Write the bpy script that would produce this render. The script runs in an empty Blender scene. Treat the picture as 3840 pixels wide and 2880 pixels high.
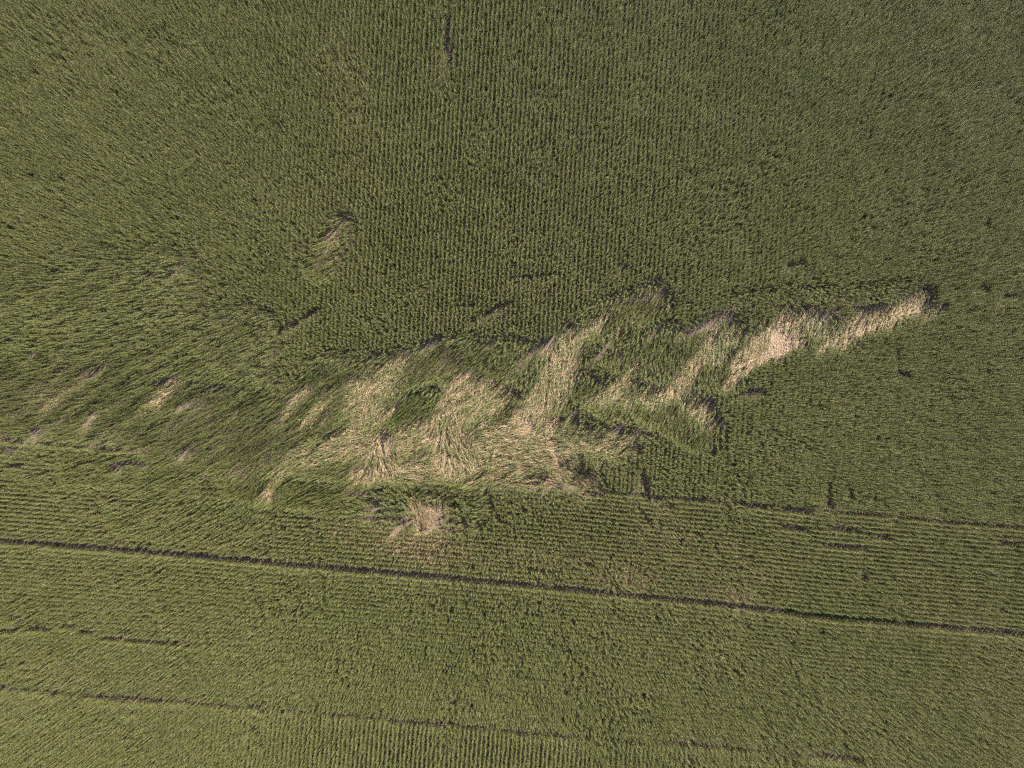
import bpy, math, random
import numpy as np
from mathutils import Vector, Matrix, Euler

sc = bpy.context.scene
C = sc.collection
R = math.radians
rng = np.random.default_rng(7)
random.seed(7)

# ------------------------------------------------------------------ scale
# The photo was measured in its own pixels (3840 x 2880). One maize row = 16.7 px = 0.76 m.
S = 0.0455
CANOPY = 1.7
def wx(px): return (np.asarray(px, float) - 1920.0) * S
def wy(py): return (1440.0 - np.asarray(py, float)) * S

# ------------------------------------------------------------------ camera (straight down, drone)
cam_d = bpy.data.cameras.new("camera")
cam = bpy.data.objects.new("camera", cam_d)
C.objects.link(cam)
cam_d.sensor_width = 36.0
cam_d.lens = 18.0 / 0.75
cam.location = (0, 0, CANOPY + 1920 * S / 0.75)
cam.rotation_euler = (0, 0, 0)
cam_d.clip_start = 1.0
cam_d.clip_end = 6000
sc.camera = cam

# ------------------------------------------------------------------ sky + sun
SUN_EL, SUN_AZ = 31.0, 38.0          # azimuth measured from +Y (top of the photo) towards +X
world = bpy.data.worlds.new("World"); sc.world = world
world.use_nodes = True
wn = world.node_tree.nodes; wl = world.node_tree.links
for n in list(wn): wn.remove(n)
sky = wn.new('ShaderNodeTexSky'); sky.sky_type = 'NISHITA'; sky.sun_disc = False
sky.sun_elevation = R(SUN_EL); sky.sun_rotation = R(SUN_AZ)
bg = wn.new('ShaderNodeBackground'); bg.inputs['Strength'].default_value = 0.05
wo = wn.new('ShaderNodeOutputWorld')
wl.new(sky.outputs[0], bg.inputs[0]); wl.new(bg.outputs[0], wo.inputs[0])
sun_d = bpy.data.lights.new("sun", 'SUN'); sun_d.energy = 5.0; sun_d.angle = R(0.5)
sun_d.color = (1.0, 0.92, 0.76)
sun = bpy.data.objects.new("sun", sun_d); C.objects.link(sun)
sd = Vector((math.sin(R(SUN_AZ)) * math.cos(R(SUN_EL)), math.cos(R(SUN_AZ)) * math.cos(R(SUN_EL)), math.sin(R(SUN_EL))))
sun.rotation_euler = sd.to_track_quat('Z', 'Y').to_euler()
sun.location = (60, 90, 120)
sc.view_settings.view_transform = 'Standard'
sc.view_settings.look = 'None'
sc.view_settings.gamma = 1.0
sc.view_settings.use_curve_mapping = False
sc.view_settings.exposure = 1.15
sc.cycles.use_denoising = False
sc.cycles.max_bounces = 5
sc.cycles.diffuse_bounces = 2
sc.cycles.transmission_bounces = 3
sc.cycles.transparent_max_bounces = 2
sc.cycles.filter_width = 1.3

# ------------------------------------------------------------------ noise
def vnoise(x, y, seed, n=256):
    """smooth value noise, period n cells, result 0..1"""
    g = np.random.default_rng(seed).random((n, n))
    xi = np.floor(x).astype(int); yi = np.floor(y).astype(int)
    fx = x - xi; fy = y - yi
    fx = fx * fx * (3 - 2 * fx); fy = fy * fy * (3 - 2 * fy)
    a = g[yi % n, xi % n]; b = g[yi % n, (xi + 1) % n]; c = g[(yi + 1) % n, xi % n]; d = g[(yi + 1) % n, (xi + 1) % n]
    return (a * (1 - fx) + b * fx) * (1 - fy) + (c * (1 - fx) + d * fx) * fy
def fbm(x, y, scale, seed, octs=3):
    v = 0; a = 1; t = 0
    for o in range(octs):
        v = v + a * vnoise(x / scale + 17.3 * o, y / scale + 9.1 * o, seed + o); t += a; a *= 0.5; scale = scale / 2.1
    return v / t
def sst(e0, e1, v):
    t = np.clip((v - e0) / (e1 - e0), 0, 1); return t * t * (3 - 2 * t)

# ------------------------------------------------------------------ materials
def new_mat(name):
    m = bpy.data.materials.new(name); m.use_nodes = True
    nt = m.node_tree
    for n in list(nt.nodes): nt.nodes.remove(n)
    return m, nt
def add(nt, t, **kw):
    n = nt.nodes.new(t)
    for k, v in kw.items(): setattr(n, k, v)
    return n
def mixc(nt, fac, a, b, blend='MIX'):
    n = add(nt, 'ShaderNodeMix', data_type='RGBA', blend_type=blend)
    for sock, val in ((n.inputs[0], fac), (n.inputs[6], a), (n.inputs[7], b)):
        if isinstance(val, bpy.types.NodeSocket): nt.links.new(val, sock)
        elif isinstance(val, (int, float)): sock.default_value = val
        else: sock.default_value = (*val, 1)
    return n.outputs[2]
def mth(nt, op, a, b=0.0, c=0.0, clamp=False):
    n = add(nt, 'ShaderNodeMath', operation=op); n.use_clamp = clamp
    for i, v in enumerate((a, b, c)):
        if isinstance(v, bpy.types.NodeSocket): nt.links.new(v, n.inputs[i])
        else: n.inputs[i].default_value = v
    return n.outputs[0]

def leaf_material():
    m, nt = new_mat("maize_leaf")
    L = nt.links
    age = add(nt, 'ShaderNodeAttribute', attribute_type='GEOMETRY', attribute_name='age')
    dry = add(nt, 'ShaderNodeAttribute', attribute_type='INSTANCER', attribute_name='dry')
    oi = add(nt, 'ShaderNodeObjectInfo')
    geo = add(nt, 'ShaderNodeNewGeometry')
    n1 = add(nt, 'ShaderNodeTexNoise'); n1.inputs['Scale'].default_value = 0.06; n1.inputs['Detail'].default_value = 4
    n2 = add(nt, 'ShaderNodeTexNoise'); n2.inputs['Scale'].default_value = 5.0; n2.inputs['Detail'].default_value = 1
    L.new(geo.outputs['Position'], n1.inputs['Vector']); L.new(geo.outputs['Position'], n2.inputs['Vector'])
    # green -> blue-green / yellow-green, per plant
    g = mixc(nt, oi.outputs['Random'], (0.062, 0.095, 0.018), (0.165, 0.175, 0.040))
    f = mth(nt, 'MULTIPLY_ADD', n1.outputs['Fac'], 2.2, -0.7, clamp=True)
    g = mixc(nt, f, g, (0.16, 0.175, 0.052))
    g2 = mth(nt, 'MULTIPLY_ADD', n2.outputs['Fac'], 3.0, -1.35, clamp=True)
    g = mixc(nt, mth(nt, 'MULTIPLY', g2, 0.55), g, (0.090, 0.150, 0.085))
    # dryness: leaf's own age against the plant's
    d = mth(nt, 'ADD', age.outputs['Fac'], dry.outputs['Fac'])
    d = mth(nt, 'ADD', d, mth(nt, 'MULTIPLY_ADD', n2.outputs['Fac'], 0.9, -0.45))
    d = mth(nt, 'MULTIPLY_ADD', d, 3.0, -1.9, clamp=True)
    tan = mixc(nt, n2.outputs['Fac'], (0.33, 0.22, 0.13), (0.52, 0.39, 0.27))
    col = mixc(nt, d, g, tan)
    p = add(nt, 'ShaderNodeBsdfPrincipled'); L.new(col, p.inputs['Base Color'])
    p.inputs['Roughness'].default_value = 0.42; p.inputs['Specular IOR Level'].default_value = 0.45
    t = add(nt, 'ShaderNodeBsdfTranslucent'); L.new(mixc(nt, 0.5, col, (0.20, 0.24, 0.03)), t.inputs['Color'])
    mx = add(nt, 'ShaderNodeMixShader'); mx.inputs[0].default_value = 0.08
    o = add(nt, 'ShaderNodeOutputMaterial')
    L.new(p.outputs[0], mx.inputs[1]); L.new(t.outputs[0], mx.inputs[2]); L.new(mx.outputs[0], o.inputs[0])
    return m
def stalk_material():
    m, nt = new_mat("maize_stalk"); L = nt.links
    dry = add(nt, 'ShaderNodeAttribute', attribute_type='INSTANCER', attribute_name='dry')
    oi = add(nt, 'ShaderNodeObjectInfo')
    geo = add(nt, 'ShaderNodeNewGeometry')
    n2 = add(nt, 'ShaderNodeTexNoise'); n2.inputs['Scale'].default_value = 9.0
    L.new(geo.outputs['Position'], n2.inputs['Vector'])
    tan = mixc(nt, oi.outputs['Random'], (0.40, 0.26, 0.13), (0.62, 0.47, 0.29))
    tan = mixc(nt, mth(nt, 'MULTIPLY', n2.outputs['Fac'], 0.5), tan, (0.30, 0.19, 0.09))
    d = mth(nt, 'MULTIPLY_ADD', dry.outputs['Fac'], 2.0, -0.1, clamp=True)
    col = mixc(nt, d, (0.20, 0.21, 0.08), tan)
    p = add(nt, 'ShaderNodeBsdfPrincipled'); L.new(col, p.inputs['Base Color']); p.inputs['Roughness'].default_value = 0.5
    o = add(nt, 'ShaderNodeOutputMaterial'); L.new(p.outputs[0], o.inputs[0])
    return m
def plain(name, col, rough=0.7):
    m, nt = new_mat(name); L = nt.links
    oi = add(nt, 'ShaderNodeObjectInfo')
    geo = add(nt, 'ShaderNodeNewGeometry')
    n2 = add(nt, 'ShaderNodeTexNoise'); n2.inputs['Scale'].default_value = 4.0
    L.new(geo.outputs['Position'], n2.inputs['Vector'])
    c = mixc(nt, n2.outputs['Fac'], tuple(v * 0.7 for v in col), tuple(min(1, v * 1.35) for v in col))
    p = add(nt, 'ShaderNodeBsdfPrincipled'); L.new(c, p.inputs['Base Color']); p.inputs['Roughness'].default_value = rough
    o = add(nt, 'ShaderNodeOutputMaterial'); L.new(p.outputs[0], o.inputs[0])
    return m
M_LEAF = leaf_material(); M_STALK = stalk_material()
M_TASSEL = plain("maize_tassel", (0.30, 0.24, 0.13)); M_EAR = plain("maize_ear", (0.34, 0.32, 0.15))
M_LITTER = plain("dry_leaf_litter", (0.50, 0.36, 0.25)); M_GRASS = plain("green_grass", (0.075, 0.14, 0.025), 0.6)

def soil_material():
    m, nt = new_mat("dry_soil"); L = nt.links
    geo = add(nt, 'ShaderNodeNewGeometry')
    def nz(s, d=6, r=0.6):
        n = add(nt, 'ShaderNodeTexNoise'); n.inputs['Scale'].default_value = s; n.inputs['Detail'].default_value = d
        n.inputs['Roughness'].default_value = r; L.new(geo.outputs['Position'], n.inputs['Vector']); return n
    a = nz(0.35); b = nz(6.0); c = nz(38.0, 3)
    col = mixc(nt, a.outputs['Fac'], (0.17, 0.130, 0.100), (0.27, 0.215, 0.17))
    col = mixc(nt, mth(nt, 'MULTIPLY_ADD', b.outputs['Fac'], 1.6, -0.5, clamp=True), col, (0.22, 0.16, 0.12))
    col = mixc(nt, mth(nt, 'MULTIPLY_ADD', c.outputs['Fac'], 3, -1.4, clamp=True), col, (0.30, 0.235, 0.18))
    p = add(nt, 'ShaderNodeBsdfPrincipled'); L.new(col, p.inputs['Base Color']); p.inputs['Roughness'].default_value = 0.95
    bp = add(nt, 'ShaderNodeBump'); bp.inputs['Strength'].default_value = 0.7; bp.inputs['Distance'].default_value = 0.10
    L.new(mth(nt, 'ADD', b.outputs['Fac'], mth(nt, 'MULTIPLY', c.outputs['Fac'], 0.35)), bp.inputs['Height'])
    L.new(bp.outputs[0], p.inputs['Normal'])
    o = add(nt, 'ShaderNodeOutputMaterial'); L.new(p.outputs[0], o.inputs[0])
    return m
M_SOIL = soil_material()

# ------------------------------------------------------------------ mesh builder
class MB:
    def __init__(s): s.v = []; s.f = []; s.m = []; s.age = []
    def vert(s, p, age=0.0): s.v.append(tuple(p)); s.age.append(age); return len(s.v) - 1
    def tube(s, pts, rads, n, mi, age=0.0):
        prev = None
        for k, p in enumerate(pts):
            p = Vector(p)
            d = (Vector(pts[min(k + 1, len(pts) - 1)]) - Vector(pts[max(k - 1, 0)])).normalized()
            u = d.orthogonal().normalized(); w = d.cross(u)
            ring = [s.vert(p + (u * math.cos(2 * math.pi * i / n) + w * math.sin(2 * math.pi * i / n)) * rads[k], age) for i in range(n)]
            if prev:
                for i in range(n):
                    s.f.append((prev[i], prev[(i + 1) % n], ring[(i + 1) % n], ring[i])); s.m.append(mi)
            prev = ring
        s.f.append(tuple(prev)); s.m.append(mi)
    def leaf(s, p, az, el, length, width, droop, mi, age, seg=5, twist=0.0, fold=0.25):
        """an arching maize blade: starts at p, heads az/el, bends down by droop in all"""
        p = Vector(p); step = length / seg; prev = None
        for k in range(seg + 1):
            t = k / seg
            w = width * (0.55 + 1.3 * t) if t < 0.35 else width * 1.0 * (1 - ((t - 0.35) / 0.65) ** 1.8)
            w = max(w, 0.004)
            e = el - droop * (t ** 1.3)
            a = az + twist * t
            d = Vector((math.cos(a) * math.cos(e), math.sin(a) * math.cos(e), math.sin(e)))
            side = Vector((-math.sin(a), math.cos(a), 0)); up = d.cross(side) * -1
            roll = twist * 1.4 * t
            side = side * math.cos(roll) + up * math.sin(roll)
            up = side.cross(d)
            ag = age + 0.35 * t * t
            c = s.vert(p, ag)
            l = s.vert(p + side * w * 0.5 + up * -w * fold * -1, ag); r = s.vert(p - side * w * 0.5 + up * w * fold, ag)
            if prev:
                s.f.append((prev[0], prev[1], c, l)); s.m.append(mi)
                s.f.append((prev[1], prev[2], r, c)); s.m.append(mi)
            prev = (l, c, r)
            p = p + d * step
    def mesh(s, name, mats):
        me = bpy.data.meshes.new(name); me.from_pydata(s.v, [], s.f)
        for m in mats: me.materials.append(m)
        me.polygons.foreach_set('material_index', s.m)
        me.polygons.foreach_set('use_smooth', [True] * len(s.f))
        a = me.attributes.new('age', 'FLOAT', 'POINT'); a.data.foreach_set('value', s.age)
        me.update(); return me

MATS = [M_LEAF, M_STALK, M_TASSEL, M_EAR]
def standing_plant(seed):
    """stalk 2.1-2.4 m, two-ranked arching leaves, an ear and a tassel"""
    r = random.Random(seed); b = MB()
    h = r.uniform(2.35, 2.65); lx, ly = r.uniform(-.08, .08), r.uniform(-.08, .08)
    P = lambda t: Vector((lx * t * t, ly * t * t, h * t))
    b.tube([P(k / 5) for k in range(6)], [.016, .015, .013, .011, .008, .005], 4, 1)
    az0 = r.uniform(0, 6.28); n = 13
    for i in range(n):
        t = 0.15 + 0.83 * i / (n - 1)
        az = az0 + math.pi * (i % 2) + r.uniform(-.45, .45)
        up = i / (n - 1)
        ln = (0.78 - .60 * up) * r.uniform(.85, 1.15)
        b.leaf(P(t), az, R(r.uniform(45, 75)), ln, r.uniform(.075, .10) * (1.15 - .35 * up), R(r.uniform(70, 130)), 0,
               age=(0.75 - 1.9 * up + r.uniform(-.2, .2)) * .5 + (0.30 if r.random() < .10 else 0), twist=r.uniform(-.5, .5))
    if r.random() < .9:
        a = az0 + math.pi / 2
        q = P(.48); b.tube([q, q + Vector((math.cos(a) * .07, math.sin(a) * .07, .10)), q + Vector((math.cos(a) * .11, math.sin(a) * .11, .22))], [.016, .030, .010], 5, 3)
    top = P(1)
    b.tube([top, top + Vector((lx * .3, ly * .3, .26))], [.005, .003], 3, 2)
    for k in range(6):
        a = r.uniform(0, 6.28); q = top + Vector((0, 0, r.uniform(.0, .08)))
        b.tube([q, q + Vector((math.cos(a) * .07, math.sin(a) * .07, .11)), q + Vector((math.cos(a) * .15, math.sin(a) * .15, .14))], [.005, .005, .003], 3, 2)
    return b.mesh("maize_standing", MATS)

def leaning_plant(seed):
    """a plant pushed over: root kneed, leaves swept back to one side; leans towards +X before rotation"""
    r = random.Random(seed); b = MB()
    h = r.uniform(2.35, 2.65)
    pts = []; p = Vector((0, 0, 0))
    th = [R(a) for a in (25, -2, -4, 2, 8, 14)]
    for k in range(6):
        pts.append(p.copy()); p = p + Vector((math.sin(th[k]), 0, math.cos(th[k]))) * h / 5
    b.tube(pts, [.017, .016, .014, .012, .009, .005], 4, 1)
    def P(t):
        u = t * 5; i = min(int(u), 4); return pts[i].lerp(pts[i + 1], u - i)
    n = 11
    for i in range(n):
        up = i / (n - 1); t = 0.25 + 0.72 * up
        az = r.gauss(0, 1.0)
        ln = (0.84 - .50 * up ** 1.4) * r.uniform(.8, 1.15)
        b.leaf(P(t), az, R(r.uniform(50, 75)), ln, r.uniform(.075, .10), R(r.uniform(70, 120)), 0,
               age=(0.75 - 1.8 * up + r.uniform(-.2, .2)) * .5, twist=r.uniform(-.5, .5))
    top = P(1)
    for k in range(5):
        a = r.uniform(-1, 1); b.tube([top, top + Vector((math.cos(a) * .13, math.sin(a) * .13, .17))], [.005, .003], 3, 2)
    return b.mesh("maize_leaning", MATS)

def flat_parts(seed):
    """a plant snapped flat, lying along +X just off the soil: stalk, leaves, tassel as three builders"""
    r = random.Random(seed); st = MB(); lf = MB(); ts = MB()
    h = r.uniform(2.0, 2.5); bow = r.uniform(-.22, .22)
    P = lambda t: Vector((h * t, bow * math.sin(t * 2.2) * t, 0.05 + 0.20 * math.sin(min(1, t * 1.25) * math.pi * .5) - 0.12 * t * t))
    st.tube([(0, 0, -.03)] + [P(k / 6) for k in range(1, 7)], [.026, .026, .024, .021, .017, .012, .007], 5, 1)
    n = r.randint(5, 8)
    for i in range(n):
        up = i / (n - 1); t = 0.12 + 0.85 * up
        az = (1 if i % 2 else -1) * r.uniform(.1, .55)
        ln = (0.5 + 0.4 * math.sin(math.pi * (0.15 + 0.75 * up))) * r.uniform(.75, 1.1)
        lf.leaf(P(t), az, R(r.uniform(5, 28)), ln, r.uniform(.055, .085), R(r.uniform(10, 45)), 0,
                age=(0.40 - .9 * up + r.uniform(-.35, .35)), twist=r.uniform(-.7, .7), seg=4)
    top = P(1)
    for k in range(5):
        a = r.uniform(-.6, .6); ts.tube([top, top + Vector((math.cos(a) * .2, math.sin(a) * .2, r.uniform(0, .05)))], [.006, .003], 3, 2)
    return st, lf, ts
def merge(bs):
    o = MB()
    for b in bs:
        k = len(o.v); o.v += b.v; o.age += b.age; o.m += b.m; o.f += [tuple(i + k for i in f) for f in b.f]
    return o

variants = bpy.data.collections.new("maize_variants")     # only the source of the crop's instances, never linked
NS, NL, NF = 10, 8, 10
flat_sets = []
def vobj(i, me):
    o = bpy.data.objects.new("v%02d" % i, me); variants.objects.link(o)
for i in range(NS): vobj(i, standing_plant(100 + i))
for i in range(NL): vobj(NS + i, leaning_plant(200 + i))
for i in range(NF):
    fs = flat_parts(300 + i); flat_sets.append(fs); vobj(NS + NL + i, merge(fs).mesh("maize_flat", MATS))

# ------------------------------------------------------------------ the field, measured in photo pixels
def poly(pts):
    xs = np.array([p[0] for p in pts], float); ys = np.array([p[1] for p in pts], float)
    s0 = (ys[1] - ys[0]) / (xs[1] - xs[0]); s1 = (ys[-1] - ys[-2]) / (xs[-1] - xs[-2])
    xs = np.concatenate([[xs[0] - 900], xs, [xs[-1] + 900]]); ys = np.concatenate([[ys[0] - 900 * s0], ys, [ys[-1] + 900 * s1]])
    return lambda x: np.interp(x, xs, ys)
yL = poly([(0, 2028), (570, 2070), (1100, 2117), (1730, 2171), (2200, 2216), (2700, 2265), (3104, 2313), (3840, 2378)])
yT = poly([(0, 1640), (231, 1658), (579, 1694), (2716, 1881), (3840, 1978)])
yB = poly([(0, 2580), (592, 2626), (1100, 2668), (1600, 2712), (2184, 2763), (2700, 2802), (3840, 2903)])
SP = 16.7; XR = (-320, 4160); YR = (-320, 3200); DP = 4.6
fields = []
def rows_vertical(y0, y1, slope, yref, fid, dp=DP):
    out = []
    for j in range(int((XR[0] - 300) / SP), int((XR[1] + 300) / SP)):
        y = np.arange(y0, y1, dp); y = y + rng.normal(0, .8, len(y))
        x = j * SP + 5 - slope * (y - yref) + rng.normal(0, .55, len(y)) + 1.2 * (vnoise(y / 90, np.full(len(y), j * 3.7), 5) - .5)
        out.append(np.stack([x, y], 1))
    a = np.concatenate(out); a = a[(a[:, 0] > XR[0]) & (a[:, 0] < XR[1])]
    return a
top = rows_vertical(YR[0], 2050, .06, 1000, 0); top = top[top[:, 1] < yT(top[:, 0]) - 5]
bot = rows_vertical(2500, YR[1], .08, 2750, 2); bot = bot[bot[:, 1] > yB(bot[:, 0]) + 4]
mid = []
for k in range(-28, 40):
    if k == 0: continue
    x = np.arange(XR[0], XR[1], DP); x = x + rng.normal(0, .8, len(x))
    off = SP * (k + (.12 if k > 0 else -.12))
    y = yL(x) + off + rng.normal(0, .5, len(x)) + 1.6 * (vnoise(x / 130, np.full(len(x), k * 1.3), 6) - .5)
    q = np.stack([x, y], 1); mid.append(q[(y > yT(x) + 6) & (y < yB(x) - 3)])
mid = np.concatenate(mid)
Q = np.concatenate([top, mid, bot]); FID = np.concatenate([np.zeros(len(top)), np.ones(len(mid)), np.full(len(bot), 2)]).astype(int)
X, Y = Q[:, 0], Q[:, 1]

def seg_d(x, y, x0, y0, x1, y1):
    dx, dy = x1 - x0, y1 - y0; L2 = dx * dx + dy * dy + 1e-6
    t = np.clip(((x - x0) * dx + (y - y0) * dy) / L2, 0, 1)
    return np.hypot(x - x0 - t * dx, y - y0 - t * dy)

# lie / lean direction (degrees, counter-clockwise from the photo's right) at places; interpolated between
DIRS = [(100, 1500, 195), (300, 1450, 205), (600, 1480, 215), (500, 1700, 205), (850, 1550, 212), (1000, 1820, 235), (1100, 1500, 222),
        (1300, 1450, 228), (1420, 1500, 240), (1200, 1700, 205), (1350, 1640, 198), (1450, 1700, 296), (1560, 1640, 203), (1600, 1760, 184),
        (1700, 1620, 292), (1740, 1690, 300), (1850, 1620, 196), (1950, 1690, 181), (1850, 1760, 190), (2080, 1680, 172), (2120, 1760, 150), (2200, 1800, 140), (2050, 1580, 240),
        (2090, 1450, 258), (2130, 1330, 250), (2240, 1210, 235), (1750, 1480, 222), (1850, 1480, 225), (1600, 1450, 232), (2300, 1650, 195),
        (2330, 1450, 232), (2600, 1380, 250), (2600, 1550, 235), (2700, 1260, 245), (2850, 1300, 240), (2970, 1270, 252), (3250, 1220, 238),
        (3450, 1140, 235), (1590, 1920, 95), (1500, 1930, 120), (1650, 1930, 80), (1650, 1860, 200), (800, 1900, 215), (1200, 1850, 205),
        (2000, 400, 220), (200, 600, 190), (3600, 700, 250), (3500, 1700, 240), (500, 2300, 200), (2000, 2400, 230), (3500, 2500, 240)]
def dir_field(x, y):
    vx = 0; vy = 0
    for (a, b, d) in DIRS:
        w = 1.0 / ((x - a) ** 2 + (y - b) ** 2 + 900) ** 1.6
        vx = vx + w * math.cos(R(d)); vy = vy + w * math.sin(R(d))
    return np.arctan2(vy, vx)

# flattened: (x0,y0,x1,y1,radius,dryness,keep)
FLAT = [(1080, 1738, 1180, 1705, 22, .45, 1), (1160, 1720, 1290, 1655, 36, .55, 1), (1290, 1665, 1420, 1668, 58, .7, .9), (1415, 1650, 1480, 1765, 48, .95, .75), (1500, 1650, 1650, 1610, 46, .6, .95),
        (1650, 1600, 1700, 1680, 50, .6, .9), (1690, 1545, 1745, 1700, 36, .9, .85), (1540, 1755, 1760, 1735, 46, .95, 1), (1740, 1700, 2080, 1690, 64, .75, 1), (1850, 1625, 2060, 1610, 48, .85, .95),
        (1960, 1590, 2070, 1480, 52, .8, .9), (2060, 1490, 2110, 1350, 62, .8, .95), (2105, 1350, 2160, 1285, 45, .75, .9), (2160, 1285, 2250, 1200, 24, .5, .9), (2080, 1640, 2100, 1760, 40, .85, .6),
        (2100, 1740, 2210, 1805, 34, .8, .8), (2130, 1640, 2310, 1672, 44, .55, .85), (1330, 1788, 1560, 1786, 24, .8, 1), (1560, 1786, 1760, 1800, 16, .9, 1), (1800, 1790, 2080, 1800, 22, .7, .9),
        (1340, 1450, 1500, 1365, 34, .5, .8), (1350, 1520, 1440, 1430, 58, .55, .85), (1350, 1590, 1410, 1560, 44, .6, .8), (1678, 1510, 1730, 1436, 34, .75, .7), (1730, 1436, 1816, 1445, 32, .7, .8),
        (1816, 1447, 1880, 1490, 36, .7, .9), (1760, 1545, 1860, 1500, 42, .6, .9), (1007, 1850, 1000, 1880, 24, .7, .5), (1010, 1830, 1090, 1745, 16, .3, .9), (1064, 1563, 1150, 1447, 11, .5, .8),
        (1128, 1592, 1238, 1482, 14, .6, .8), (1060, 1740, 1200, 1620, 12, .3, .8), (560, 1515, 635, 1448, 24, .7, .7), (500, 1550, 560, 1515, 14, .4, .8), (150, 1525, 255, 1447, 14, .5, .8), (325, 1600, 345, 1570, 10, .6, .7),
        (2312, 1245, 2335, 1228, 14, .6, .5), (2290, 1480, 2360, 1425, 28, .7, .8), (2370, 1400, 2390, 1360, 13, .6, .7), (2555, 1460, 2640, 1330, 30, .75, .75), (2640, 1330, 2690, 1250, 26, .4, .8), (2690, 1330, 2760, 1250, 30, .35, .9), (3060, 1230, 3160, 1240, 26, .3, .9), (2230, 1500, 2450, 1480, 26, .4, .9),
        (2450, 1500, 2530, 1470, 24, .6, .9), (2600, 1510, 2655, 1570, 30, .6, .8), (2780, 1385, 2850, 1300, 36, .95, .45), (2850, 1300, 2950, 1215, 42, .85, .55), (2830, 1330, 2990, 1270, 46, .9, .35),
        (2950, 1210, 3040, 1190, 26, .7, .5), (2725, 1470, 2770, 1390, 15, .9, .6), (3172, 1290, 3226, 1225, 22, .9, .7), (3226, 1225, 3345, 1200, 36, .9, .6), (3345, 1200, 3454, 1139, 34, .85, .6), (3454, 1139, 3475, 1112, 20, .7, .6),
        (3475, 1204, 3535, 1160, 12, .8, .6), (3069, 1334, 3117, 1280, 13, .85, .5), (1565, 1905, 1590, 1945, 30, 1, .9), (1600, 1905, 1650, 1935, 26, .8, .5), (1570, 1862, 1700, 1895, 26, .25, .8),
        (1215, 937, 1293, 825, 8, .5, .5)]
# bare soil inside it
BARE = [(1440, 1640, 1458, 1690, 10), (1468, 1605, 1474, 1660, 7), (1498, 1710, 1505, 1735, 9), (1640, 1650, 1643, 1700, 6), (1515, 1605, 1520, 1650, 5), (2095, 1660, 2110, 1740, 13), (2120, 1740, 2135, 1785, 9), (2005, 1560, 2000, 1620, 7), (2940, 1235, 2945, 1345, 22), (2975, 1250, 2975, 1310, 14),
        (2885, 1330, 2895, 1300, 8), (1612, 1940, 1640, 1945, 13), (992, 1862, 1003, 1866, 10), (1338, 1560, 1340, 1620, 5), (1835, 1570, 1850, 1590, 8), (1985, 1570, 1985, 1610, 4)]
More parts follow.
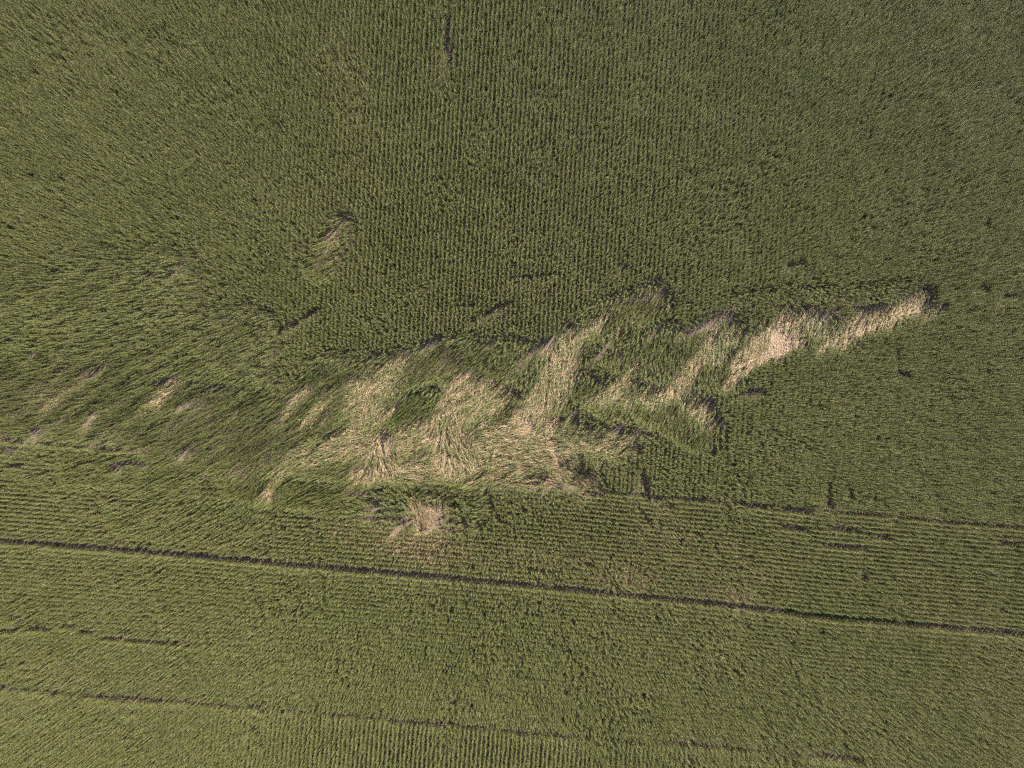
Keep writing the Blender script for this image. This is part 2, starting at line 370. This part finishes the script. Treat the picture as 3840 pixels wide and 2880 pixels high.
# places where the stand has a hole (deep shade)
GAPS = [(324, 1592, 365, 1534, 12), (318, 1407, 388, 1369, 8), (121, 1609, 165, 1604, 10), (0, 1632, 18, 1632, 11), (10, 1688, 78, 1680, 8), (30, 1748, 72, 1748, 8), (425, 1750, 465, 1748, 9), (451, 1720, 567, 1742, 8),
        (602, 1430, 683, 1407, 12), (683, 1505, 718, 1499, 11), (694, 1502, 758, 1465, 6), (758, 1465, 840, 1430, 5), (405, 1850, 435, 1870, 9), (362, 1922, 382, 1918, 8), (685, 1706, 706, 1690, 10), (741, 1679, 745, 1675, 9), (800, 1636, 800, 1628, 7),
        (857, 1755, 950, 1762, 8), (781, 1754, 804, 1783, 6), (1059, 1239, 1192, 1158, 6), (1100, 1493, 1157, 1430, 8), (1150, 1185, 1185, 1160, 8), (1597, 1288, 1666, 1262, 8), (1377, 1392, 1481, 1350, 10), (1481, 1350, 1560, 1312, 8), (1296, 1432, 1370, 1395, 9),
        (1816, 1175, 1909, 1135, 7), (1927, 1042, 2100, 1024, 4), (1307, 1838, 1458, 1852, 8), (1400, 1895, 1429, 1912, 13), (1481, 1997, 1510, 1965, 8), (1718, 1915, 1745, 1940, 12), (1745, 1940, 1748, 1970, 6), (2384, 1113, 2497, 1081, 7),
        (2692, 1181, 2769, 1163, 11), (2588, 1235, 2678, 1199, 9), (2240, 1205, 2300, 1150, 7), (2669, 1497, 2665, 1570, 11), (2769, 1477, 2845, 1466, 9), (2868, 1462, 2872, 1475, 8), (2330, 1575, 2335, 1640, 9), (2371, 1619, 2466, 1628, 7),
        (2400, 1675, 2405, 1695, 9), (2425, 1583, 2440, 1583, 7), (2413, 1765, 2432, 1868, 8), (3117, 1816, 3114, 1894, 7.5), (3188, 1829, 3184, 1868, 6), (2942, 1907, 3046, 1926, 6), (2936, 1978, 3033, 1990, 6), (3117, 1978, 3336, 2010, 5.5),
        (3091, 2038, 3252, 2061, 6.5), (2478, 1981, 2633, 2000, 5), (3756, 2038, 3814, 2046, 7), (2458, 1874, 2523, 1893, 6), (2690, 1874, 2755, 1883, 5), (2394, 1894, 2445, 1971, 5), (2755, 2350, 2810, 2352, 5), (0, 2582, 55, 2588, 8),
        (324, 2609, 593, 2630, 10), (870, 2648, 1083, 2664, 5), (1465, 2702, 1654, 2721, 6), (1931, 2743, 2183, 2765, 7), (2448, 2785, 2662, 2803, 6), (2975, 2830, 3233, 2852, 7), (0, 2366, 250, 2352, 4), (250, 2352, 378, 2385, 4), (378, 2385, 504, 2402, 5),
        (504, 2402, 806, 2416, 4), (806, 2416, 1071, 2441, 3.5), (1680, 130, 1684, 235, 8), (1676, 20, 1680, 120, 4), (3110, 1165, 3150, 1150, 8), (3225, 1150, 3330, 1135, 8), (3020, 1165, 3060, 1210, 10), (3400, 1120, 3450, 1100, 8), (3470, 1180, 3480, 1185, 10),
        (3200, 1300, 3210, 1315, 8), (3115, 1290, 3150, 1275, 8), (3375, 1398, 3410, 1402, 9), (3685, 1075, 3705, 1080, 8), (3780, 1110, 3830, 1105, 6), (2960, 990, 3020, 980, 7), (1600, 1900, 1640, 1880, 12), (30, 850, 45, 853, 6),
        (2330, 990, 2350, 1000, 8), (2085, 1260, 2150, 1225, 8), (1985, 1310, 2080, 1265, 9), (1720, 1425, 1760, 1370, 8), (1730, 1395, 1790, 1375, 9), (1480, 1430, 1500, 1520, 5), (1790, 1600, 1850, 1570, 9), (1650, 1560, 1660, 1540, 8), (2160, 1560, 2180, 1500, 8), (2230, 1340, 2290, 1290, 7), (1238, 860, 1290, 830, 8)]
# leaning but green: (x0,y0,x1,y1,radius,angle)
LEAN = [(60, 1480, 500, 1480, 190, 42), (400, 1350, 900, 1300, 160, 30), (600, 1550, 1000, 1620, 190, 45), (1050, 1650, 1250, 1450, 130, 50), (1250, 1450, 1700, 1330, 75, 45), (0, 1200, 600, 1100, 200, 22), (1500, 1500, 1650, 1550, 90, 40),
        (1700, 1350, 1950, 1350, 90, 35), (1800, 1450, 1950, 1550, 60, 48), (2250, 1200, 2450, 1120, 70, 38), (2200, 1450, 2330, 1530, 60, 45), (2350, 1300, 2650, 1350, 110, 32), (2450, 1500, 2650, 1620, 80, 38), (2650, 1250, 2750, 1400, 70, 40),
        (3000, 1200, 3180, 1260, 60, 40), (900, 1800, 1400, 1880, 70, 38), (500, 1900, 900, 1950, 120, 26), (1350, 1850, 1750, 1900, 90, 35), (1150, 1720, 1400, 1770, 60, 45), (2750, 1130, 3450, 1080, 50, 14), (1200, 1000, 1280, 850, 60, 30), (300, 1750, 700, 1760, 80, 30)]

DIRF = dir_field(X, Y) + .30 * (fbm(X, Y, 60, 31) - .5)
ux, uy = np.cos(DIRF), -np.sin(DIRF)                 # in photo pixels
nz = fbm(X, Y, 26, 41); nz2 = fbm(X, Y, 9, 51, 2)
# where the lying body of the plant is, not its root
qx, qy = X + ux * 22, Y + uy * 22
flat = np.full(len(X), -9.0); fdry = np.zeros(len(X)); fkeep = np.ones(len(X))
for (a, b, c, d, r, dr, kp) in FLAT:
    v = 1 - seg_d(qx, qy, a, b, c, d) / (r * 1.12)
    up = v > flat; flat = np.where(up, v, flat); fdry = np.where(up, dr, fdry); fkeep = np.where(up, kp, fkeep)
flat = flat + (nz - .5) * 1.1 + (nz2 - .5) * .5
isflat = flat > -0.02
bare = np.full(len(X), -9.0)
for (a, b, c, d, r) in BARE:
    bare = np.maximum(bare, 1 - seg_d(X + ux * 14, Y + uy * 14, a, b, c, d) / r)
isbare = (bare + (nz2 - .5) * .8 > -.35) & isflat
gap = np.full(len(X), -9.0)
for (a, b, c, d, r) in GAPS:
    gap = np.maximum(gap, (1 - seg_d(X, Y, a, b, c, d) / (r * 1.4)) * min(1, r / 8))
isgap = (gap + (nz2 - .5) * .7 > .0) & ~isflat
lean = np.zeros(len(X))
for (a, b, c, d, r, ang) in LEAN:
    lean = np.maximum(lean, ang * sst(-.35, .55, 1 - seg_d(X, Y, a, b, c, d) / r))
# torn streaks along the wind: ridged noise stretched in the fall direction
ca, sa = math.cos(R(33)), math.sin(R(33))
su = X * ca - Y * sa; sv = X * sa + Y * ca
streak = fbm(su / 5.5, sv, 20, 61, 3)
lean = lean * (0.55 + 1.0 * streak)
tear = (np.abs(streak - .52) < .030) & (lean > 13) & (FID == 0)
lean = lean + 5 * rng.random(len(X)) + 9 * sst(.55, .8, fbm(X, Y, 120, 71))
lean = np.where(flat > -.35, np.maximum(lean, 42 * sst(-.5, 0, flat)), lean)

# dryness of standing leaves: blotches seen in the photo
DRYB = [(1270, 200, 1330, 560, 90, .22), (1250, 700, 1290, 960, 90, .22), (2480, 2010, 2800, 2180, 110, .30), (1500, 2070, 2400, 2160, 60, .24), (2250, 2180, 2800, 2235, 35, .22), (400, 1960, 900, 2040, 80, .16), (3550, 2300, 3840, 2700, 150, .14), (100, 2500, 300, 2540, 50, .2),
        (1350, 2000, 1600, 2060, 80, .16), (3150, 1450, 3250, 1560, 50, .18), (150, 1500, 300, 1440, 60, .2), (0, 2100, 500, 2250, 90, .1), (600, 2700, 250, 2700, 120, .08), (2800, 1560, 3000, 1760, 60, .12), (1000, 1980, 2400, 2080, 60, .12), (1300, 2000, 1700, 2100, 60, .14)]
dry = 0.02 + .20 * (fbm(X, Y, 240, 81) - .5) + .34 * (fbm(X, Y, 22, 91, 2) - .5) + .10 * rng.normal(0, 1, len(X))
for (a, b, c, d, r, k) in DRYB:
    dry = dry + k * sst(-.6, .6, 1 - seg_d(X, Y, a, b, c, d) / r)
dry = dry + .10 * (FID > 0)
edge = np.exp(-((Y - yT(X)) / 9) ** 2); dry = dry + .28 * edge
dry = np.where(flat > -.5, dry + .12, dry)
dry = np.where(isflat, fdry * .75 + .10 + .28 * rng.normal(0, 1, len(X)) + .5 * (fbm(X, Y, 14, 95, 2) - .5), dry)

keep = rng.random(len(X)) > .03
holes = fbm(X, Y, 11, 101, 2)
keep &= ~((holes > .80) & ~isflat)
keep &= ~isgap & ~isbare & ~tear
keep &= ~(isflat & (rng.random(len(X)) > fkeep))

n = len(X)
hs = .93 + .14 * rng.random(n) + .14 * (fbm(X, Y, 60, 111) - .5)
hs = np.where(edge > .4, hs * .9, hs)
isl = (lean > 20) & ~isflat
idx = np.where(isflat, NS + NL + rng.integers(0, NF, n), np.where(isl, NS + rng.integers(0, NL, n), rng.integers(0, NS, n)))
spin = rng.random(n) * 2 * math.pi
# rotations: flat -> about z only (with small pitch / roll), leaning -> Z(dir) * Y(lean), standing -> Z(dir) Y(lean) Z(spin)
def rz(a):
    m = np.zeros((len(a), 3, 3)); c, s = np.cos(a), np.sin(a); m[:, 0, 0] = c; m[:, 0, 1] = -s; m[:, 1, 0] = s; m[:, 1, 1] = c; m[:, 2, 2] = 1; return m
def ry(a):
    m = np.zeros((len(a), 3, 3)); c, s = np.cos(a), np.sin(a); m[:, 0, 0] = c; m[:, 0, 2] = s; m[:, 2, 0] = -s; m[:, 2, 2] = c; m[:, 1, 1] = 1; return m
def rx(a):
    m = np.zeros((len(a), 3, 3)); c, s = np.cos(a), np.sin(a); m[:, 1, 1] = c; m[:, 1, 2] = -s; m[:, 2, 1] = s; m[:, 2, 2] = c; m[:, 0, 0] = 1; return m
dd = DIRF + rng.normal(0, .16, n) + np.where(isflat, rng.normal(0, .12, n), 0) + np.where(lean < 14, rng.normal(0, 2, n), 0)
pitch = np.where(isflat, -np.abs(rng.normal(0, R(5), n)), R(1) * lean)
Rm = rz(dd) @ ry(pitch) @ np.where(isflat[:, None, None], rx(rng.normal(0, .35, n)), np.where(isl[:, None, None], rz(rng.normal(0, .25, n)), rz(spin)))
sy = np.sqrt(Rm[:, 0, 0] ** 2 + Rm[:, 1, 0] ** 2)
EU = np.stack([np.arctan2(Rm[:, 2, 1], Rm[:, 2, 2]), np.arctan2(-Rm[:, 2, 0], sy), np.arctan2(Rm[:, 1, 0], Rm[:, 0, 0])], 1)
POS = np.stack([wx(X), wy(Y), np.where(isflat, .02 + .22 * rng.random(n) ** 2, 0)], 1)

# ------------------------------------------------------------------ things: single fallen plants you can make out
def tag(o, label=None, cat=None, group=None, kind=None):
    if label: o['label'] = label
    if cat: o['category'] = cat
    if group: o['group'] = group
    if kind: o['kind'] = kind
    return o
protos = []
def make_fallen(k):
    e = bpy.data.objects.new("maize_plant", None); e.empty_display_size = .2; C.objects.link(e)
    st, lf, ts = flat_sets[k]
    parts = []
    for nm, b in (("stalk", st), ("leaves", lf), ("tassel", ts)):
        me = b.mesh(nm, MATS); o = bpy.data.objects.new(nm, me); C.objects.link(o); o.parent = e; parts.append(o)
    return e
def copy_thing(src):
    e = src.copy(); C.objects.link(e)
    for ch in src.children:
        c = ch.copy(); C.objects.link(c); c.parent = e
    return e
used_proto = {}
def place(k, loc, eul, sc_, dryv, label, group=None):
    if k not in used_proto: e = make_fallen(k); used_proto[k] = e
    else: e = copy_thing(used_proto[k])
    e.location = loc; e.rotation_euler = eul; e.scale = (sc_,) * 3
    for ch in e.children: ch['dry'] = float(dryv)
    if 'group' in e: del e['group']
    tag(e, label, "maize plant", group)
    return e
# eight that stand out by themselves (root, tip in photo pixels)
LONE = [((1877, 1658), (1818, 1738), 1.35, .25, .62, "long green maize plant lying slantwise on the straw mat in the big patch"),
        ((2838, 1336), (2887, 1307), 1.0, .9, .38, "pale maize stalk lying slantwise left of the bare soil in the right clearing"),
        ((2998, 1306), (2966, 1326), .75, 1.1, .42, "pale torn-up maize plant on the lower right corner of the bare soil, pointing left"),
        ((2966, 1324), (2969, 1352), .6, 1.1, .40, "short pale maize stalk pointing down into the green rows below the bare soil"),
        ((2102, 1700), (2122, 1752), 1.1, 1.0, .42, "pale curved maize stalk crossing the bare strip at the right end of the big patch"),
        ((1672, 1904), (1712, 1925), 1.0, .8, .8, "thin pale maize stalk lying in the dark hole right of the small fan-shaped clearing"),
        ((2842, 1346), (2762, 1385), 1.7, .95, .62, "longest straw-coloured maize stalk along the lower edge of the right clearing"),
        ((3245, 1236), (3182, 1262), 1.4, .9, .60, "pale maize stalk along the lower left edge of the far right clearing")]
for i, ((ax, ay), (bx, by), s_, dv, z, lab) in enumerate(LONE):
    a = math.atan2(-(by - ay), bx - ax); ln = math.hypot(bx - ax, by - ay) * S / 2.25
    place(i % NF, (float(wx(ax)), float(wy(ay)), z - .1), (0, 0, a), ln, dv, lab)
# 290 more: the flattened plants that show largest (on top of the mat, nearest the camera)
ZONES = [((1450, 1705, 70), "fallen maize plant in the left fan of straw stalks splayed to the lower right", "straw stalks of the left fan"),
         ((1715, 1630, 75), "fallen maize plant in the middle fan of pale stalks below the dark green clump", "pale stalks of the middle fan"),
         ((1610, 1920, 60), "fallen maize plant in the small straw clearing among the horizontal rows", "stalks of the small lower clearing"),
         ((1900, 1690, 200), "fallen maize plant in the broad mat of stalks combed sideways in the big patch", "stalks combed sideways in the big patch"),
         ((2100, 1400, 170), "fallen maize plant in the tan tongue running up from the big patch", "stalks of the tan tongue above the big patch"),
         ((2900, 1290, 150), "fallen maize plant scattered over bare soil in the right clearing", "scattered stalks of the right clearing"),
         ((3330, 1200, 170), "fallen maize plant in the narrow pale clearing farthest right", "stalks of the far right clearing"),
         ((1620, 1750, 110), "fallen maize plant in the straw band under the two fans", "straw band under the two fans")]
taken = np.zeros(n, bool); quota = [36, 30, 18, 80, 46, 24, 18, 38]
score = POS[:, 2] + .15 * rng.random(n) - .00008 * np.hypot(X - 1920, Y - 1440)
for (zc, lab, grp), qn in zip(ZONES, quota):
    c = isflat & keep & ~taken & (dry > .35) & (np.hypot(qx - zc[0], qy - zc[1]) < zc[2])
    ids = np.nonzero(c)[0]; ids = ids[np.argsort(-score[ids])][:qn]
    for i in ids:
        taken[i] = True
        place(int(idx[i] - NS - NL), (float(POS[i, 0]), float(POS[i, 1]), float(POS[i, 2]) + .04), tuple(map(float, EU[i])), float(hs[i]), dry[i], lab, grp)
keep &= ~taken

# ------------------------------------------------------------------ the crop itself: instanced plants, one object per stand
def gn_instances(name):
    ng = bpy.data.node_groups.new(name, 'GeometryNodeTree')
    ng.interface.new_socket('Geometry', in_out='INPUT', socket_type='NodeSocketGeometry')
    ng.interface.new_socket('Geometry', in_out='OUTPUT', socket_type='NodeSocketGeometry')
    N = ng.nodes; L = ng.links
    gi = N.new('NodeGroupInput'); go = N.new('NodeGroupOutput')
    ci = N.new('GeometryNodeCollectionInfo'); ci.inputs['Collection'].default_value = variants
    ci.inputs['Separate Children'].default_value = True; ci.inputs['Reset Children'].default_value = True
    ip = N.new('GeometryNodeInstanceOnPoints'); ip.inputs['Pick Instance'].default_value = True
    def at(nm, ty):
        a = N.new('GeometryNodeInputNamedAttribute'); a.data_type = ty; a.inputs['Name'].default_value = nm; return a
    ar = at('rot', 'FLOAT_VECTOR'); ai = at('pick', 'INT'); asx = at('size', 'FLOAT')
    L.new(gi.outputs[0], ip.inputs['Points']); L.new(ci.outputs[0], ip.inputs['Instance'])
    L.new(ai.outputs['Attribute'], ip.inputs['Instance Index'])
    e2r = N.new('FunctionNodeEulerToRotation'); L.new(ar.outputs['Attribute'], e2r.inputs[0]); L.new(e2r.outputs[0], ip.inputs['Rotation'])
    L.new(asx.outputs['Attribute'], ip.inputs['Scale']); L.new(ip.outputs[0], go.inputs[0])
    return ng
NG = gn_instances("planted_maize")
def stand(name, mask, label):
    i = np.nonzero(mask)[0]
    me = bpy.data.meshes.new(name); me.vertices.add(len(i))
    me.vertices.foreach_set('co', POS[i].astype(np.float32).ravel())
    for nm, ty, arr, key in (('rot', 'FLOAT_VECTOR', EU[i], 'vector'), ('pick', 'INT', idx[i], 'value'), ('size', 'FLOAT', hs[i], 'value'), ('dry', 'FLOAT', dry[i], 'value')):
        a = me.attributes.new(nm, ty, 'POINT')
        a.data.foreach_set(key, (arr.astype(np.int32) if ty == 'INT' else arr.astype(np.float32)).ravel())
    me.update()
    o = bpy.data.objects.new(name, me); C.objects.link(o)
    md = o.modifiers.new('plants', 'NODES'); md.node_group = NG
    tag(o, label, "maize crop", None, "stuff"); return o
stand("maize_crop", keep & (FID == 0) & ~isflat, "dark green standing maize in near upright rows filling the upper part of the field")
stand("maize_crop", keep & (FID == 1) & ~isflat, "maize in rows running sideways across the lower part, split by one dark lane")
stand("maize_crop", keep & (FID == 2), "pale green maize in short upright rows along the bottom edge")
stand("flattened_maize", keep & isflat, "flattened straw-coloured and green maize lying in the torn patches of the field")
print("plants", keep.sum(), "flat", (keep & isflat).sum())

# ------------------------------------------------------------------ ground: one sheet, finely cut under the field, out to the horizon
gx = np.concatenate([[-2500, -900, -300, -130], np.arange(-104, 104.01, 1.3), [130, 300, 900, 2500]])
gy = np.concatenate([[-2500, -900, -300, -110], np.arange(-81.9, 83, 1.3), [110, 300, 900, 2500]])
GX, GY = np.meshgrid(gx, gy)
GZ = -.05 + .07 * (fbm(GX * 20, GY * 20, 60, 121, 3) - .5) * (np.abs(GX) < 105)
nv = len(gx); nh = len(gy)
me = bpy.data.meshes.new("ground")
fc = [(j * nv + i, j * nv + i + 1, (j + 1) * nv + i + 1, (j + 1) * nv + i) for j in range(nh - 1) for i in range(nv - 1)]
me.from_pydata(np.stack([GX.ravel(), GY.ravel(), GZ.ravel()], 1).tolist(), [], fc)
me.materials.append(M_SOIL); me.polygons.foreach_set('use_smooth', [True] * len(fc)); me.update()
g = bpy.data.objects.new("ground", me); C.objects.link(g); tag(g, "grey brown dry soil under the maize, bare in the flattened clearings", "soil", None, "structure")

# ------------------------------------------------------------------ litter of dry leaves on the soil of the flattened patches
def strips(name, px, py, z, ln, wd, ang, mat, label, cat, tilt=0.25):
    k = len(px); x = wx(px); y = wy(py); c, s = np.cos(ang), np.sin(ang)
    v = np.zeros((k, 6, 3))
    dz = rng.random(k) * ln * tilt; hump = rng.random(k) * ln * .2
    for j, (u, w, hh) in enumerate(((-.5, -.5, 0), (-.5, .5, 0), (0, .6, .5), (0, -.6, .5), (.5, .12, 1), (.5, -.12, 1))):
        v[:, j, 0] = x + c * ln * u - s * wd * w; v[:, j, 1] = y + s * ln * u + c * wd * w; v[:, j, 2] = z + dz * hh + (hump if j in (2, 3) else 0)
    base = np.arange(k) * 6
    f = np.concatenate([np.stack([base, base + 1, base + 2, base + 3], 1), np.stack([base + 3, base + 2, base + 4, base + 5], 1)])
    me = bpy.data.meshes.new(name); me.from_pydata(v.reshape(-1, 3).tolist(), [], f.tolist()); me.materials.append(mat); me.update()
    o = bpy.data.objects.new(name, me); C.objects.link(o); tag(o, label, cat, None, "stuff"); return o
lx, ly = [], []
for (a, b, c, d, r, dr, kp) in FLAT:
    area = (math.hypot(c - a, d - b) * 2 * r + 3.14 * r * r); k = int(area * .05 * (1.6 if kp < .7 else .8))
    t = rng.random(k); ph = rng.random(k) * 6.28; rr = r * np.sqrt(rng.random(k)) * 1.05
    lx.append(a + (c - a) * t + rr * np.cos(ph)); ly.append(b + (d - b) * t + rr * np.sin(ph))
lx = np.concatenate(lx); ly = np.concatenate(ly); k = len(lx)
strips("leaf_litter", lx, ly, .01 + .06 * rng.random(k), .12 + .35 * rng.random(k) ** 2, .03 + .05 * rng.random(k), dir_field(lx, ly) + rng.normal(0, .6, k), M_LITTER,
       "pale scraps of dry maize leaves scattered over the soil of the clearings", "leaf litter")
# grass in the lane where it opens
k = 9000; px = 2950 + 620 * rng.random(k); px = px[rng.random(k) < np.exp(-((px - 3150) / 230) ** 2)]; k = len(px)
py = yL(px) + rng.normal(1.5, 3.2, k)
strips("grass", px, py, -.02 + 0 * px, .2 + .3 * rng.random(k), .02 + .02 * rng.random(k), rng.random(k) * 6.28, M_GRASS, "green grass growing in the dark lane between the sideways rows", "grass", tilt=.9)
